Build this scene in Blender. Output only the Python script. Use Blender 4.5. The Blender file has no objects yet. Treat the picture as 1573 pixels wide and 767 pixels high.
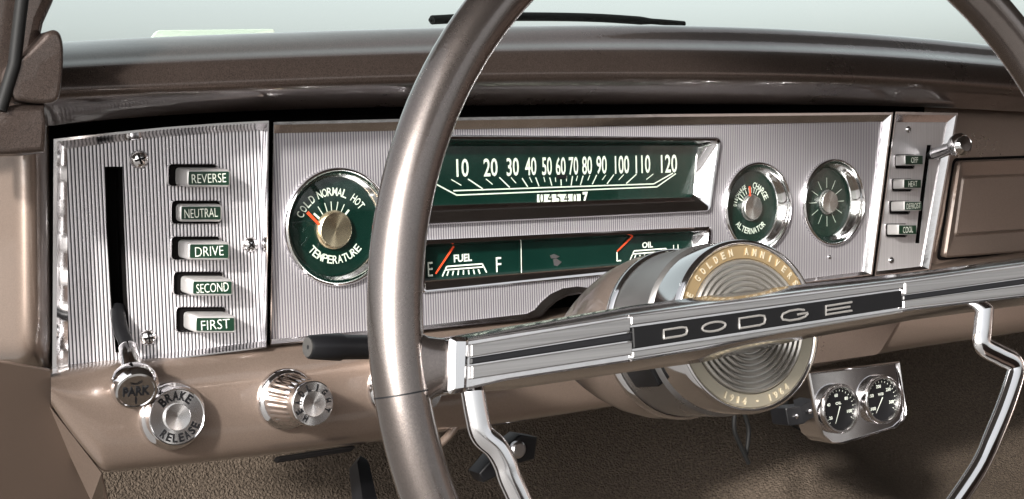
import bpy, math, random
from mathutils import Matrix, Vector
random.seed(7)
PI = math.pi
sc = bpy.context.scene
COL = sc.collection

# ------------------------------------------------------------------ camera
MROW = ((0.8343545, -0.5506330, -0.0256100), (-0.0657282, -0.0532521, -0.9964156), (0.5472955, 0.8330471, -0.0806232))
FPX = 2129.764
CAM = Vector((-0.4116237, -0.9635735, 0.1490720))
cd = bpy.data.cameras.new('camera'); cam = bpy.data.objects.new('camera', cd); COL.objects.link(cam)
cd.sensor_width = 36.0; cd.lens = FPX * 36 / 1573; cd.clip_start = 0.02; cd.clip_end = 500
r = MROW
cam.matrix_world = Matrix(((r[0][0], -r[1][0], -r[2][0], CAM.x), (r[0][1], -r[1][1], -r[2][1], CAM.y),
                           (r[0][2], -r[1][2], -r[2][2], CAM.z), (0, 0, 0, 1)))
sc.camera = cam
cd.dof.use_dof = False

# ------------------------------------------------------------------ world, sun, exposure
SUN_EL, SUN_AZ = math.radians(24), math.radians(235)     # sun azimuth clockwise from +Y
w = bpy.data.worlds.new('World'); sc.world = w; w.use_nodes = True
nt = w.node_tree; bg = nt.nodes['Background']
sky = nt.nodes.new('ShaderNodeTexSky'); sky.sky_type = 'NISHITA'; sky.sun_disc = False
sky.sun_elevation = SUN_EL; sky.sun_rotation = SUN_AZ; sky.dust_density = 4.0; sky.air_density = 1.0; sky.ozone_density = 1.0
hsv = nt.nodes.new('ShaderNodeHueSaturation'); hsv.inputs['Saturation'].default_value = 0.12
nt.links.new(sky.outputs[0], hsv.inputs['Color']); nt.links.new(hsv.outputs[0], bg.inputs[0]); bg.inputs[1].default_value = 0.15
sl = bpy.data.lights.new('sun', 'SUN'); sl.energy = 5.0; sl.angle = math.radians(4.5); sl.color = (1, .96, .9)
so = bpy.data.objects.new('sun', sl); COL.objects.link(so)
sd = Vector((math.sin(SUN_AZ) * math.cos(SUN_EL), math.cos(SUN_AZ) * math.cos(SUN_EL), math.sin(SUN_EL)))
so.rotation_euler = sd.to_track_quat('Z', 'Y').to_euler()
sc.view_settings.view_transform = 'Standard'; sc.view_settings.look = 'None'
sc.view_settings.exposure = 0.82; sc.view_settings.gamma = 1.0
sc.cycles.max_bounces = 8; sc.cycles.use_denoising = True

# ------------------------------------------------------------------ frames and rays
def frame(o, x, y):
    o, x, y = Vector(o), Vector(x).normalized(), Vector(y)
    z = x.cross(y).normalized(); y = z.cross(x)
    return Matrix(((x.x, y.x, z.x, o.x), (x.y, y.y, z.y, o.y), (x.z, y.z, z.z, o.z), (0, 0, 0, 1)))
def pray(px, py):
    a, b = (px - 786.5) / FPX, (py - 383.5) / FPX
    return Vector((r[0][i] * a + r[1][i] * b + r[2][i] for i in range(3)))
def onp(F, px, py, h=0.0):                     # measured photo point -> (u, v) on the plane h in front of frame F
    n = F.col[2].to_3d(); o = F.col[3].to_3d() + n * h
    d = pray(px, py); k = (o - CAM).dot(n) / d.dot(n)
    q = F.inverted() @ (CAM + d * k)
    return (q.x, q.y)
def atY(px, py, Y):
    d = pray(px, py); return CAM + d * ((Y - CAM.y) / d.y)
def pts(F, L, h=0.0): return [onp(F, x, y, h) for x, y in L]

MAIN = frame((0, 0, 0), (1, 0, 0), (0, 0, 1))
LEFT = frame((-0.002, 0.0, 0), (0.148, -0.022, 0), (0, 0, 1))
HEAT = frame((0.66, 0.0, 0), (1, 0, 0), (0, 0, 1))
LOW = frame((0, -0.012, 0), (1, 0, 0), (0, 0.07, 1))
WC = Vector((0.051, -0.5068, 0.0623)); WN = Vector((-0.1021, -0.9789, 0.1770)).normalized()
WU = Vector((0, 0, 1)).cross(WN).normalized()
WH = frame(WC, WU, WN.cross(WU))
ID = Matrix.Identity(4)

# ------------------------------------------------------------------ materials
def mat(name, base, metal=0.0, rough=0.5, coat=0.0, bump=0.0, bscale=100, var=0.0, vscale=20, spec=0.5, coatr=0.05, bdist=0.001):
    m = bpy.data.materials.new(name); m.use_nodes = True; t = m.node_tree; b = t.nodes['Principled BSDF']
    b.inputs['Base Color'].default_value = (*base, 1); b.inputs['Metallic'].default_value = metal
    b.inputs['Roughness'].default_value = rough; b.inputs['Coat Weight'].default_value = coat
    b.inputs['Coat Roughness'].default_value = coatr; b.inputs['Specular IOR Level'].default_value = spec
    tc = t.nodes.new('ShaderNodeTexCoord')
    if var:
        n = t.nodes.new('ShaderNodeTexNoise'); n.inputs['Scale'].default_value = vscale; n.inputs['Detail'].default_value = 6
        t.links.new(tc.outputs['Object'], n.inputs['Vector'])
        mx = t.nodes.new('ShaderNodeMixRGB'); mx.inputs[1].default_value = (*[c * (1 - var) for c in base], 1)
        mx.inputs[2].default_value = (*[min(1, c * (1 + var)) for c in base], 1)
        t.links.new(n.outputs['Fac'], mx.inputs[0]); t.links.new(mx.outputs[0], b.inputs['Base Color'])
        rr = t.nodes.new('ShaderNodeMapRange'); rr.inputs['To Min'].default_value = max(0.02, rough - .08); rr.inputs['To Max'].default_value = rough + .1
        t.links.new(n.outputs['Fac'], rr.inputs['Value']); t.links.new(rr.outputs[0], b.inputs['Roughness'])
    if bump:
        n2 = t.nodes.new('ShaderNodeTexNoise'); n2.inputs['Scale'].default_value = bscale; n2.inputs['Detail'].default_value = 3
        t.links.new(tc.outputs['Object'], n2.inputs['Vector'])
        bp = t.nodes.new('ShaderNodeBump'); bp.inputs['Strength'].default_value = bump; bp.inputs['Distance'].default_value = bdist
        t.links.new(n2.outputs['Fac'], bp.inputs['Height']); t.links.new(bp.outputs[0], b.inputs['Normal'])
    return m
def flake(name, base, metal, rough, coat, amt=0.35, coatr=0.03):
    m = mat(name, base, metal, rough, coat, coatr=coatr); t = m.node_tree; b = t.nodes['Principled BSDF']
    tc = t.nodes['Texture Coordinate']; v = t.nodes.new('ShaderNodeTexVoronoi'); v.inputs['Scale'].default_value = 2400
    t.links.new(tc.outputs['Object'], v.inputs['Vector'])
    bw = t.nodes.new('ShaderNodeRGBToBW'); t.links.new(v.outputs['Color'], bw.inputs[0])
    mr = t.nodes.new('ShaderNodeMapRange'); mr.inputs['To Min'].default_value = 1 - amt; mr.inputs['To Max'].default_value = 1 + amt
    t.links.new(bw.outputs[0], mr.inputs['Value'])
    mu = t.nodes.new('ShaderNodeVectorMath'); mu.operation = 'SCALE'; mu.inputs[0].default_value = base
    t.links.new(mr.outputs[0], mu.inputs['Scale']); t.links.new(mu.outputs[0], b.inputs['Base Color'])
    n = t.nodes.new('ShaderNodeTexNoise'); n.inputs['Scale'].default_value = 130; n.inputs['Detail'].default_value = 2
    t.links.new(tc.outputs['Object'], n.inputs['Vector'])
    bp = t.nodes.new('ShaderNodeBump'); bp.inputs['Strength'].default_value = .10; bp.inputs['Distance'].default_value = .001
    t.links.new(n.outputs['Fac'], bp.inputs['Height']); t.links.new(bp.outputs[0], b.inputs['Coat Normal'])
    n3 = t.nodes.new('ShaderNodeTexNoise'); n3.inputs['Scale'].default_value = 9; n3.inputs['Detail'].default_value = 8; n3.inputs['Roughness'].default_value = .65
    t.links.new(tc.outputs['Object'], n3.inputs['Vector'])
    m3 = t.nodes.new('ShaderNodeMapRange'); m3.inputs['From Min'].default_value = .3; m3.inputs['From Max'].default_value = .7
    m3.inputs['To Min'].default_value = rough - .07; m3.inputs['To Max'].default_value = rough + .10
    t.links.new(n3.outputs['Fac'], m3.inputs['Value']); t.links.new(m3.outputs[0], b.inputs['Roughness'])
    return m
def ribbed(name, pitch, lo, hi):
    m = mat(name, (.5, .5, .5), 0.6, 0.36); t = m.node_tree; b = t.nodes['Principled BSDF']
    tc = t.nodes['Texture Coordinate']; s = t.nodes.new('ShaderNodeSeparateXYZ'); t.links.new(tc.outputs['Object'], s.inputs[0])
    a = t.nodes.new('ShaderNodeMath'); a.operation = 'MULTIPLY'; a.inputs[1].default_value = 2 * PI / pitch
    t.links.new(s.outputs['X'], a.inputs[0])
    c = t.nodes.new('ShaderNodeMath'); c.operation = 'SINE'; t.links.new(a.outputs[0], c.inputs[0])
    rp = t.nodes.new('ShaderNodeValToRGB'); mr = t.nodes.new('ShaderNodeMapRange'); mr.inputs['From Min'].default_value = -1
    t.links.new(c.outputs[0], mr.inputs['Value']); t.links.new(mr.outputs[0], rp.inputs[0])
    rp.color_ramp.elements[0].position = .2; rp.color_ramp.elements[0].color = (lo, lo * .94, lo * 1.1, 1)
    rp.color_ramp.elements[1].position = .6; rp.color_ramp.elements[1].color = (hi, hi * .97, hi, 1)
    n = t.nodes.new('ShaderNodeTexNoise'); n.inputs['Scale'].default_value = 18; n.inputs['Detail'].default_value = 8
    t.links.new(tc.outputs['Object'], n.inputs['Vector'])
    rr = t.nodes.new('ShaderNodeMapRange'); rr.inputs['To Min'].default_value = .3; rr.inputs['To Max'].default_value = .48
    t.links.new(n.outputs['Fac'], rr.inputs['Value']); t.links.new(rr.outputs[0], b.inputs['Roughness'])
    t.links.new(rp.outputs[0], b.inputs['Base Color'])
    bp = t.nodes.new('ShaderNodeBump'); bp.inputs['Strength'].default_value = .35; bp.inputs['Distance'].default_value = .0004
    t.links.new(mr.outputs[0], bp.inputs['Height']); t.links.new(bp.outputs[0], b.inputs['Normal'])
    return m
def radial(name, base, rough=.25):             # spun metal: brushed in circles about local Z
    m = mat(name, base, 1.0, rough); t = m.node_tree; b = t.nodes['Principled BSDF']
    b.inputs['Anisotropic'].default_value = .85
    tg = t.nodes.new('ShaderNodeTangent'); tg.direction_type = 'RADIAL'; tg.axis = 'Z'
    t.links.new(tg.outputs[0], b.inputs['Tangent'])
    return m
def brushed(name, base, rough, ax=1, metal=1.0):
    m = mat(name, base, metal, rough); t = m.node_tree; b = t.nodes['Principled BSDF']
    tc = t.nodes['Texture Coordinate']; mp = t.nodes.new('ShaderNodeMapping'); mp.inputs['Scale'].default_value = (8, 900, 900) if ax else (900, 8, 900)
    n = t.nodes.new('ShaderNodeTexNoise'); n.inputs['Scale'].default_value = 1.0; n.inputs['Detail'].default_value = 4
    t.links.new(tc.outputs['Object'], mp.inputs[0]); t.links.new(mp.outputs[0], n.inputs['Vector'])
    mr = t.nodes.new('ShaderNodeMapRange'); mr.inputs['To Min'].default_value = .55; mr.inputs['To Max'].default_value = 1.3
    t.links.new(n.outputs['Fac'], mr.inputs['Value'])
    mu = t.nodes.new('ShaderNodeVectorMath'); mu.operation = 'SCALE'; mu.inputs[0].default_value = base
    t.links.new(mr.outputs[0], mu.inputs['Scale']); t.links.new(mu.outputs[0], b.inputs['Base Color'])
    return m
CHROME = mat('chrome', (.80, .79, .80), 1, .05, bump=.012, bscale=60, var=.08, vscale=30)
CHROME2 = mat('worn_chrome', (.72, .70, .70), 1, .14, bump=.1, bscale=150, var=.2, vscale=60)
SATIN = mat('satin_metal', (.62, .61, .62), 1, .3, var=.12, vscale=25)
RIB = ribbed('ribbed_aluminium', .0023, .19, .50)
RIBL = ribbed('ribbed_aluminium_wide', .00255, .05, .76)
BRONZE = flake('dark_bronze_paint', (.090, .068, .059), .75, .30, .8, .5, .012)
TAN = flake('tan_metallic_paint', (.215, .163, .133), .6, .32, 1.0, .15)
RIMP = flake('wheel_bronze_paint', (.175, .150, .139), .95, .25, .9, .16)
COLP = flake('column_bronze_paint', (.185, .142, .118), .6, .32, .6, .2)
GREEN = mat('green_dial', (.0015, .015, .0108), 0, .22, .6, var=.25, vscale=30)
GREENL = mat('green_tag', (.0015, .020, .009), 0, .35)
WHITE = mat('white_print', (.62, .66, .59), 0, .5)
RED = mat('red_needle', (.75, .07, .02), 0, .4)
BLACK = mat('black_plastic', (.006, .006, .007), 0, .38, spec=.35)
DARK = mat('dark_void', (.004, .0035, .0035), 0, .9, spec=.05)
CARPET = mat('brown_carpet', (.068, .053, .041), 0, 1.0, bump=1.0, bscale=400, var=.9, vscale=330, spec=.1, bdist=.006)
GOLD = mat('gold_ring', (.33, .235, .12), .7, .4, .5, var=.15, vscale=60)
PALE = mat('pale_ring', (.30, .265, .20), .7, .35, .5)
SPUN = radial('spun_metal', (.74, .62, .45))
SPUNS = radial('spun_silver', (.75, .74, .74))
BRUSH = brushed('brushed_spoke', (.30, .295, .295), .33, 1, .8)
CAPM = mat('worn_button_metal', (.50, .485, .48), .55, .34, var=.15, vscale=90)
PRINT = mat('worn_print', (.72, .74, .66), 0, .5)
DULL = mat('dull_grey', (.10, .095, .09), .6, .4)
def lensmat():
    m = bpy.data.materials.new('clear_lens'); m.use_nodes = True; t = m.node_tree; t.nodes.clear()
    ou = t.nodes.new('ShaderNodeOutputMaterial'); tr = t.nodes.new('ShaderNodeBsdfTransparent'); tr.inputs[0].default_value = (.95, .97, .95, 1)
    gs = t.nodes.new('ShaderNodeBsdfGlossy'); gs.inputs['Roughness'].default_value = .04
    tc = t.nodes.new('ShaderNodeTexCoord'); n = t.nodes.new('ShaderNodeTexNoise'); n.inputs['Scale'].default_value = 140; n.inputs['Detail'].default_value = 8
    t.links.new(tc.outputs['Object'], n.inputs['Vector']); mr = t.nodes.new('ShaderNodeMapRange'); mr.inputs['From Min'].default_value = .35; mr.inputs['From Max'].default_value = .75
    mr.inputs['To Min'].default_value = .045; mr.inputs['To Max'].default_value = .09; t.links.new(n.outputs['Fac'], mr.inputs['Value'])
    mx = t.nodes.new('ShaderNodeMixShader'); t.links.new(mr.outputs[0], mx.inputs[0]); t.links.new(tr.outputs[0], mx.inputs[1]); t.links.new(gs.outputs[0], mx.inputs[2]); t.links.new(mx.outputs[0], ou.inputs[0])
    return m
LENS = lensmat()
PLATEB = mat('matt_black_enamel', (.005, .005, .0055), 0, .5, spec=.15)
KICK = mat('shaded_tan_paint', (.135, .098, .078), .25, .42, .4, bump=.06, bscale=400, var=.15, vscale=12)  # tan paint darkened: the shade on the kick panel is in the colour
LETM = mat('bright_letter_metal', (.27, .26, .25), .5, .3)
COLLAR = mat('grey_collar', (.30, .29, .285), .9, .28, var=.15, vscale=40)
RUBBER = mat('black_rubber', (.006, .006, .006), 0, .6, spec=.2)
VINYL = mat('brown_vinyl', (.07, .045, .035), 0, .5, bump=.2, bscale=500)
LINER = mat('headliner_cloth', (.10, .088, .08), 0, .9)
ASPH = mat('grey_concrete', (.16, .155, .15), 0, .9, var=.2, vscale=3)

# ------------------------------------------------------------------ object helpers
class MB:
    def __init__(s): s.v = []; s.f = []; s.sm = []
    def add(s, v, f, M=None, smooth=True):
        k = len(s.v); s.v += [tuple((M @ Vector(p)) if M else p) for p in v]
        s.f += [tuple(i + k for i in q) for q in f]; s.sm += [smooth] * len(f); return s
    def build(s, name, m, parent=None, world=None, ang=40):
        me = bpy.data.meshes.new(name); me.from_pydata(s.v, [], s.f); me.update()
        me.polygons.foreach_set('use_smooth', s.sm)
        me.set_sharp_from_angle(angle=math.radians(ang))
        me.materials.append(m); o = bpy.data.objects.new(name, me); COL.objects.link(o)
        if parent: o.parent = parent
        if world is not None: o.matrix_world = world if not parent else parent.matrix_world @ world
        if parent and world is not None: o.matrix_local = world
        return o
def tag(o, label=None, cat=None, group=None, kind=None):
    for k, v in (('label', label), ('category', cat), ('group', group), ('kind', kind)):
        if v: o[k] = v
    return o
def empty(name, M, label, cat, group=None):
    o = bpy.data.objects.new(name, None); COL.objects.link(o); o.empty_display_size = .01
    o.matrix_world = M; return tag(o, label, cat, group)
def at(F, u, v, h=0.0, rot=0.0): return F @ Matrix.Translation((u, v, h)) @ Matrix.Rotation(rot, 4, 'Z')

def loft(loops, close=True, cap0=False, cap1=False, cyc=False):
    n = len(loops[0]); v = [p for L in loops for p in L]; f = []
    m = len(loops); rng = range(m) if cyc else range(m - 1)
    for j in rng:
        j2 = (j + 1) % m
        for i in range(n if close else n - 1):
            i2 = (i + 1) % n
            f.append((j * n + i, j * n + i2, j2 * n + i2, j2 * n + i))
    if cap0: f.append(tuple(range(n - 1, -1, -1)))
    if cap1: f.append(tuple((m - 1) * n + i for i in range(n)))
    return v, f
def lathe(prof, n=64, cap0=False, cap1=True):    # profile (radius, height) from back to front
    return loft([[(rr * math.cos(2 * PI * i / n), rr * math.sin(2 * PI * i / n), h) for i in range(n)] for rr, h in prof], True, cap0, cap1)
def rloop(c4, rad, z, n=6, grow=0.0):            # rounded quad: corners counter-clockwise, local coords
    C4 = [Vector(p) for p in c4]; out = []; cen = sum(C4, Vector((0, 0))) / 4
    if grow:
        D = []
        for i in range(4):
            a, b, c = C4[i - 1], C4[i], C4[(i + 1) % 4]
            e1 = (b - a).normalized(); e2 = (c - b).normalized()
            n1 = Vector((e1.y, -e1.x)); n2 = Vector((e2.y, -e2.x))
            k = (n1 + n2) / (1 + n1.dot(n2)); D.append(b + k * grow)
        C4 = D
    for i in range(4):
        a, b, c = C4[i - 1], C4[i], C4[(i + 1) % 4]
        d1 = (a - b).normalized(); d2 = (c - b).normalized()
        p0 = b + d1 * rad; p2 = b + d2 * rad
        for k in range(n + 1):
            t = k / n; q = p0 * (1 - t) ** 2 + b * 2 * t * (1 - t) + p2 * t * t
            out.append((q.x, q.y, z))
    return out
def quad(F, L, h=0.0):                            # L: TL, TR, BR, BL in the photo -> counter-clockwise
    p = pts(F, L, h); return [p[3], p[2], p[1], p[0]]
def slab(c4, rad, z0, z1, bev=.0006):             # rounded solid
    return loft([rloop(c4, rad, z0), rloop(c4, rad, z1 - bev), rloop(c4, max(rad - bev, 1e-4), z1, grow=-bev)], True, True, True)
def plate(loops, z0, z1, bev=0.0):                # flat plate with holes, any outlines
    c = bpy.data.curves.new('tmp', 'CURVE'); c.dimensions = '2D'; c.fill_mode = 'BOTH'
    for L in loops:
        s = c.splines.new('POLY'); s.points.add(len(L) - 1)
        for i, p in enumerate(L): s.points[i].co = (p[0], p[1], 0, 1)
        s.use_cyclic_u = True
    c.extrude = (z1 - z0) / 2 - bev
    if bev: c.bevel_depth = bev; c.offset = -bev; c.bevel_resolution = 2
    o = bpy.data.objects.new('tmp', c); COL.objects.link(o)
    dg = bpy.context.evaluated_depsgraph_get(); me = bpy.data.meshes.new_from_object(o.evaluated_get(dg))
    v = [(q.co.x, q.co.y, q.co.z + (z0 + z1) / 2) for q in me.vertices]; f = [tuple(p.vertices) for p in me.polygons]
    bpy.data.objects.remove(o); bpy.data.curves.remove(c); bpy.data.meshes.remove(me)
    return v, f
_tc = {}
def glyphs(s, bold=0.0, ext=0.0):
    key = (s, bold, ext)
    if key not in _tc:
        c = bpy.data.curves.new('tmp', 'FONT'); c.body = s; c.offset = bold; c.extrude = ext; c.resolution_u = 3
        o = bpy.data.objects.new('tmp', c); COL.objects.link(o)
        dg = bpy.context.evaluated_depsgraph_get(); me = bpy.data.meshes.new_from_object(o.evaluated_get(dg))
        v = [tuple(q.co) for q in me.vertices]; f = [tuple(p.vertices) for p in me.polygons]
        bpy.data.objects.remove(o); bpy.data.curves.remove(c); bpy.data.meshes.remove(me)
        _tc[key] = (v, f)
    return _tc[key]
def text(mb, s, cx, cy, w, h, z, rot=0.0, bold=.02, ext=0.0, shear=0.0):   # fitted into a w x h box centred on cx, cy
    v, f = glyphs(s, bold, ext)
    x0 = min(p[0] for p in v); x1 = max(p[0] for p in v); y0 = min(p[1] for p in v); y1 = max(p[1] for p in v)
    M = Matrix.Translation((cx, cy, z)) @ Matrix.Rotation(rot, 4, 'Z')
    mb.add([((p[0] - (x0 + x1) / 2) / (x1 - x0) * w, (p[1] - (y0 + y1) / 2) / (y1 - y0) * h, p[2] * h) for p in v], f, M, False)
def arctext(mb, s, cx, cy, rad, a0, a1, w, h, z, under=False, bold=.012, ext=0.0):
    for i, ch in enumerate(s):
        if ch == ' ': continue
        a = a0 + (a1 - a0) * i / max(1, len(s) - 1)
        ww = w * (.42 if ch in 'I1' else 1)
        text(mb, ch, cx + rad * math.cos(a), cy + rad * math.sin(a), ww, h, z, a + (PI / 2 if under else -PI / 2), bold, ext)
def bar2(mb, p, q, wd, z, wd2=None):              # flat printed line
    p, q = Vector(p), Vector(q); d = (q - p).normalized(); n = Vector((-d.y, d.x)); w2 = wd if wd2 is None else wd2
    mb.add([(*(p - n * wd / 2), z), (*(q - n * w2 / 2), z), (*(q + n * w2 / 2), z), (*(p + n * wd / 2), z)], [(0, 1, 2, 3)], None, False)
def tube(path, rads, n=20, closed=False, cap=True, flat=1.0, up=None):
    P = [Vector(p) for p in path]; m = len(P)
    if not hasattr(rads, '__len__'): rads = [rads] * m
    T = [((P[(i + 1) % m] - P[i - 1]) if (closed or 0 < i < m - 1) else (P[min(i + 1, m - 1)] - P[max(i - 1, 0)])).normalized() for i in range(m)]
    N = Vector(up) if up else (Vector((0, 0, 1)) if abs(T[0].z) < .9 else Vector((1, 0, 0)))
    loops = []
    for i in range(m):
        N2 = N if up else N; N2 = (Vector(N2) - T[i] * Vector(N2).dot(T[i])).normalized()
        if not up: N = N2
        B = T[i].cross(N2)
        loops.append([tuple(P[i] + N2 * (rads[i] * flat * math.cos(2 * PI * k / n)) + B * (rads[i] * math.sin(2 * PI * k / n))) for k in range(n)])
    v, f = loft(loops, True, cap and not closed, cap and not closed, closed)
    f = [tuple(reversed(q)) for q in f]
    return v, f
def smoothpath(P, k=8):
    P = [Vector(p) for p in P]; out = []
    for i in range(len(P) - 1):
        a = P[max(i - 1, 0)]; b = P[i]; c = P[i + 1]; d = P[min(i + 2, len(P) - 1)]
        for j in range(k):
            t = j / k
            out.append(.5 * ((2 * b) + (c - a) * t + (2 * a - 5 * b + 4 * c - d) * t * t + (3 * b - a - 3 * c + d) * t ** 3))
    out.append(P[-1]); return out
def circ(cx, cy, rr, n=48, a=0): return [(cx + rr * math.cos(a + 2 * PI * i / n), cy + rr * math.sin(a + 2 * PI * i / n)) for i in range(n)]
def rel(F, P): return [(F.inverted() @ Vector(p)) for p in P]

# ================================================================== SETTING
def sheet(name, v, m, kind='structure', sub=0):
    o = MB().add(v, [(0, 1, 2, 3)]).build(name, m); o['kind'] = kind; return o
sheet('ground', [(-60, -60, -.95), (60, -60, -.95), (60, 60, -.95), (-60, 60, -.95)], ASPH)
# carpeted floor and toe board
g = []; NX, NY = 90, 60
prof = [(.42, -.02), (.40, -.12), (.36, -.22), (.24, -.32), (.05, -.42), (-.2, -.45), (-.7, -.46)]
prof = smoothpath([(0, a, b) for a, b in prof], 8)
gv = []; gf = []
for j, q in enumerate(prof):
    for i in range(NX + 1):
        x = -.24 + 1.9 * i / NX
        z = q.z + .006 * math.sin(x * 9 + q.y * 7) + .10 * math.exp(-((x - .78) / .16) ** 2) * (1 if q.z < -.1 else .4)
        gv.append((x, q.y + .004 * math.sin(x * 23), z))
for j in range(len(prof) - 1):
    for i in range(NX):
        a = j * (NX + 1) + i; gf.append((a, a + 1, a + NX + 2, a + NX + 1))
o = MB().add(gv, gf).build('floor_carpet', CARPET); o['kind'] = 'structure'

# ================================================================== DASH PAD
X = [-140, 0, 95, 250, 500, 750, 1000, 1250, 1400, 1500, 1700]
TOP = [76, 68, 61, 53, 44, 37, 33, 42, 53, 63, 86]
BEL = [166, 158, 150, 143, 130, 122, 119, 121, 127, 133, 148]
LIP = [216, 205, 192, 177, 167, 163, 161, 162, 165, 169, 180]
prof = []
rows = []
for i, x in enumerate(X):
    t, b, l = TOP[i], BEL[i], LIP[i]
    tp = atY(x, t, .008 + .02 * max(0, 1 - x / 1000))
    L_ = max(0, 1 - x / 1000)
    row = [Vector((tp.x + .05, .42, tp.z - .055)), Vector((tp.x + .02, .20, tp.z - .02)), Vector((tp.x + .005, .05, tp.z - .004)), tp + Vector((0, 0, .0012)),
           atY(x, t + (b - t) * .2, -.008 - .022 * L_), atY(x, t + (b - t) * .38, -.019 - .024 * L_), atY(x, t + (b - t) * .45, -.034 - .022 * L_), atY(x, t + (b - t) * .64, -.043 - .018 * L_), atY(x, t + (b - t) * .88, -.050 - .014 * L_),
           atY(x, b + 3, -.048 - .012 * L_), atY(x, b + (l - b) * .35, -.036 - .008 * L_), atY(x, b + (l - b) * .75, -.014), atY(x, l - 2, -.004), atY(x, l, .0), atY(x, l - 4, .012), atY(x, l - 22, .05)]
    rows.append([tuple(q) for q in row])
n = len(rows[0])
pf = [(i * n + j, i * n + j + 1, (i + 1) * n + j + 1, (i + 1) * n + j) for i in range(len(rows) - 1) for j in range(n - 1)]
o = MB().add([p for R_ in rows for p in R_], pf).build('dashboard_pad', BRONZE, ang=180)
md = o.modifiers.new('smooth', 'SUBSURF'); md.levels = 3; md.render_levels = 3
tag(o, 'dark bronze metallic dashboard top that curves over the instruments', 'dashboard top')

# ================================================================== LOWER DASH
rows = []
for x, yt, yb in [(78, 574, 622), (88, 573, 638), (120, 568, 682), (157, 563, 725), (165, 562, 727), (300, 546, 712), (500, 523, 690), (700, 502, 662), (900, 484, 633), (1150, 455, 590), (1333, 425, 545), (1500, 402, 522), (1700, 372, 492)]:
    c = lambda k: yt + (yb - yt) * k
    row = [atY(x, yt - 14, .03), atY(x, yt - 4, .008), atY(x, yt, .0), atY(x, c(.12), -.010), atY(x, c(.5), -.0145), atY(x, c(.85), -.012), atY(x, c(.96), -.006), atY(x, yb, .004), atY(x, yb + 2, .03), atY(x, yb - 20, .06)]
    rows.append([tuple(q) for q in row])
n = len(rows[0])
pf = [(i * n + j, i * n + j + 1, (i + 1) * n + j + 1, (i + 1) * n + j) for i in range(len(rows) - 1) for j in range(n - 1)]
lowd = MB().add([p for R_ in rows for p in R_], pf).build('lower_dashboard', TAN, ang=180)
md = lowd.modifiers.new('smooth', 'SUBSURF'); md.levels = 2; md.render_levels = 2
tag(lowd, 'tan metallic painted lower dashboard under the ribbed instrument panel', 'dashboard')
# dark slot in the lower edge
v, f = slab(quad(MAIN, [(428, 704), (548, 686), (540, 694), (424, 712)], .012), .002, .006, .012)
MB().add(v, f).build('underside_slot', DARK, lowd, MAIN)
v, f = slab(quad(MAIN, [(1230, 500), (1385, 488), (1350, 545), (1232, 562)], .018), .006, .002, .018)
MB().add(v, f).build('ashtray_front', COLP, lowd, MAIN)

# left cowl side trim
rows = []
for y in [150, 205, 235, 300, 380, 450, 520, 545, 562, 574, 584, 590]:
    k = max(0, min(1, (y - 530) / 60)); s = k * k * .10
    e = 4 * (y - 210) / 400
    rows.append([tuple(q) for q in (atY(-120, y, .10 + s), atY(-20, y, .02 + s), atY(14 + e, y, -.004 + s), atY(30 + e, y, -.017 + s), atY(50 + e, y, -.019 + s), atY(64 + e, y, -.012 + s), atY(74 + e, y, .004 + s), atY(77 + e, y, .03 + s))])
n = len(rows[0])
pf = [(i * n + j, (i + 1) * n + j, (i + 1) * n + j + 1, i * n + j + 1) for i in range(len(rows) - 1) for j in range(n - 1)]
o = MB().add([p for R_ in rows for p in R_], pf).build('cowl_side_trim', TAN, ang=180)
md = o.modifiers.new('smooth', 'SUBSURF'); md.levels = 2; md.render_levels = 2
tag(o, 'rounded tan upright trim beside the pushbutton panel', 'trim')
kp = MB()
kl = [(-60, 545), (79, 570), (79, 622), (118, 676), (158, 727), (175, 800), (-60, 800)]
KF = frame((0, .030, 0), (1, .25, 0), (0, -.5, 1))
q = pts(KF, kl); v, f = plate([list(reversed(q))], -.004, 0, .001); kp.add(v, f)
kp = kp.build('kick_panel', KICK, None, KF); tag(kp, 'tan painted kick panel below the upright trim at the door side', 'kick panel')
tr_ = MB(); a0, b0, c0, d0 = atY(76, 624, .002), atY(156, 727, .002), atY(140, 770, .03), atY(86, 655, .03)
tr_.add([a0, b0, c0, d0, atY(160, 770, .06)], [(0, 3, 2, 1), (1, 2, 4)]); tr_.build('end_flange', TAN, lowd)
# black backing behind the panels
v, f = slab([(-.17, -.02), (.80, -.02), (.80, .19), (-.17, .19)], .001, -.07, -.045)
o = MB().add(v, f).build('dashboard_backing', DARK, None, MAIN); tag(o, 'black void behind the instrument panels', 'backing')

# ================================================================== INSTRUMENT PANEL
panel = empty('instrument_panel', MAIN, 'long ribbed aluminium panel holding the green gauges', 'instrument panel')
TG = (.062, .0838, .0459); G2 = (.4987, .0775, .0428); G3 = (.5995, .0775, .0428)
OUT = [(416, 188), (700, 181), (1000, 176), (1366, 173), (1334, 422), (1238, 434), (1000, 462), (940, 470), (918, 460), (902, 453), (885, 451), (867, 454), (851, 462), (838, 473), (827, 484), (812, 490), (640, 508), (411, 530)]
INN = [(420, 205), (700, 199), (1000, 193), (1355, 187), (1326, 417), (1238, 428), (1000, 456), (946, 463), (922, 450), (904, 442), (885, 440), (863, 443), (844, 452), (830, 464), (820, 476), (808, 482), (640, 501), (417, 521)]
spd_in = quad(MAIN, [(648, 213), (1073, 214), (1064, 303), (640, 318)], 0)
spd_out = quad(MAIN, [(634, 207), (1103, 211), (1086, 325), (628, 347)], 0)
ful_in = quad(MAIN, [(652, 380), (1068, 359), (1062, 396), (650, 431)], 0)
ful_out = quad(MAIN, [(645, 369), (1090, 348), (1084, 408), (643, 450)], 0)
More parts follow.
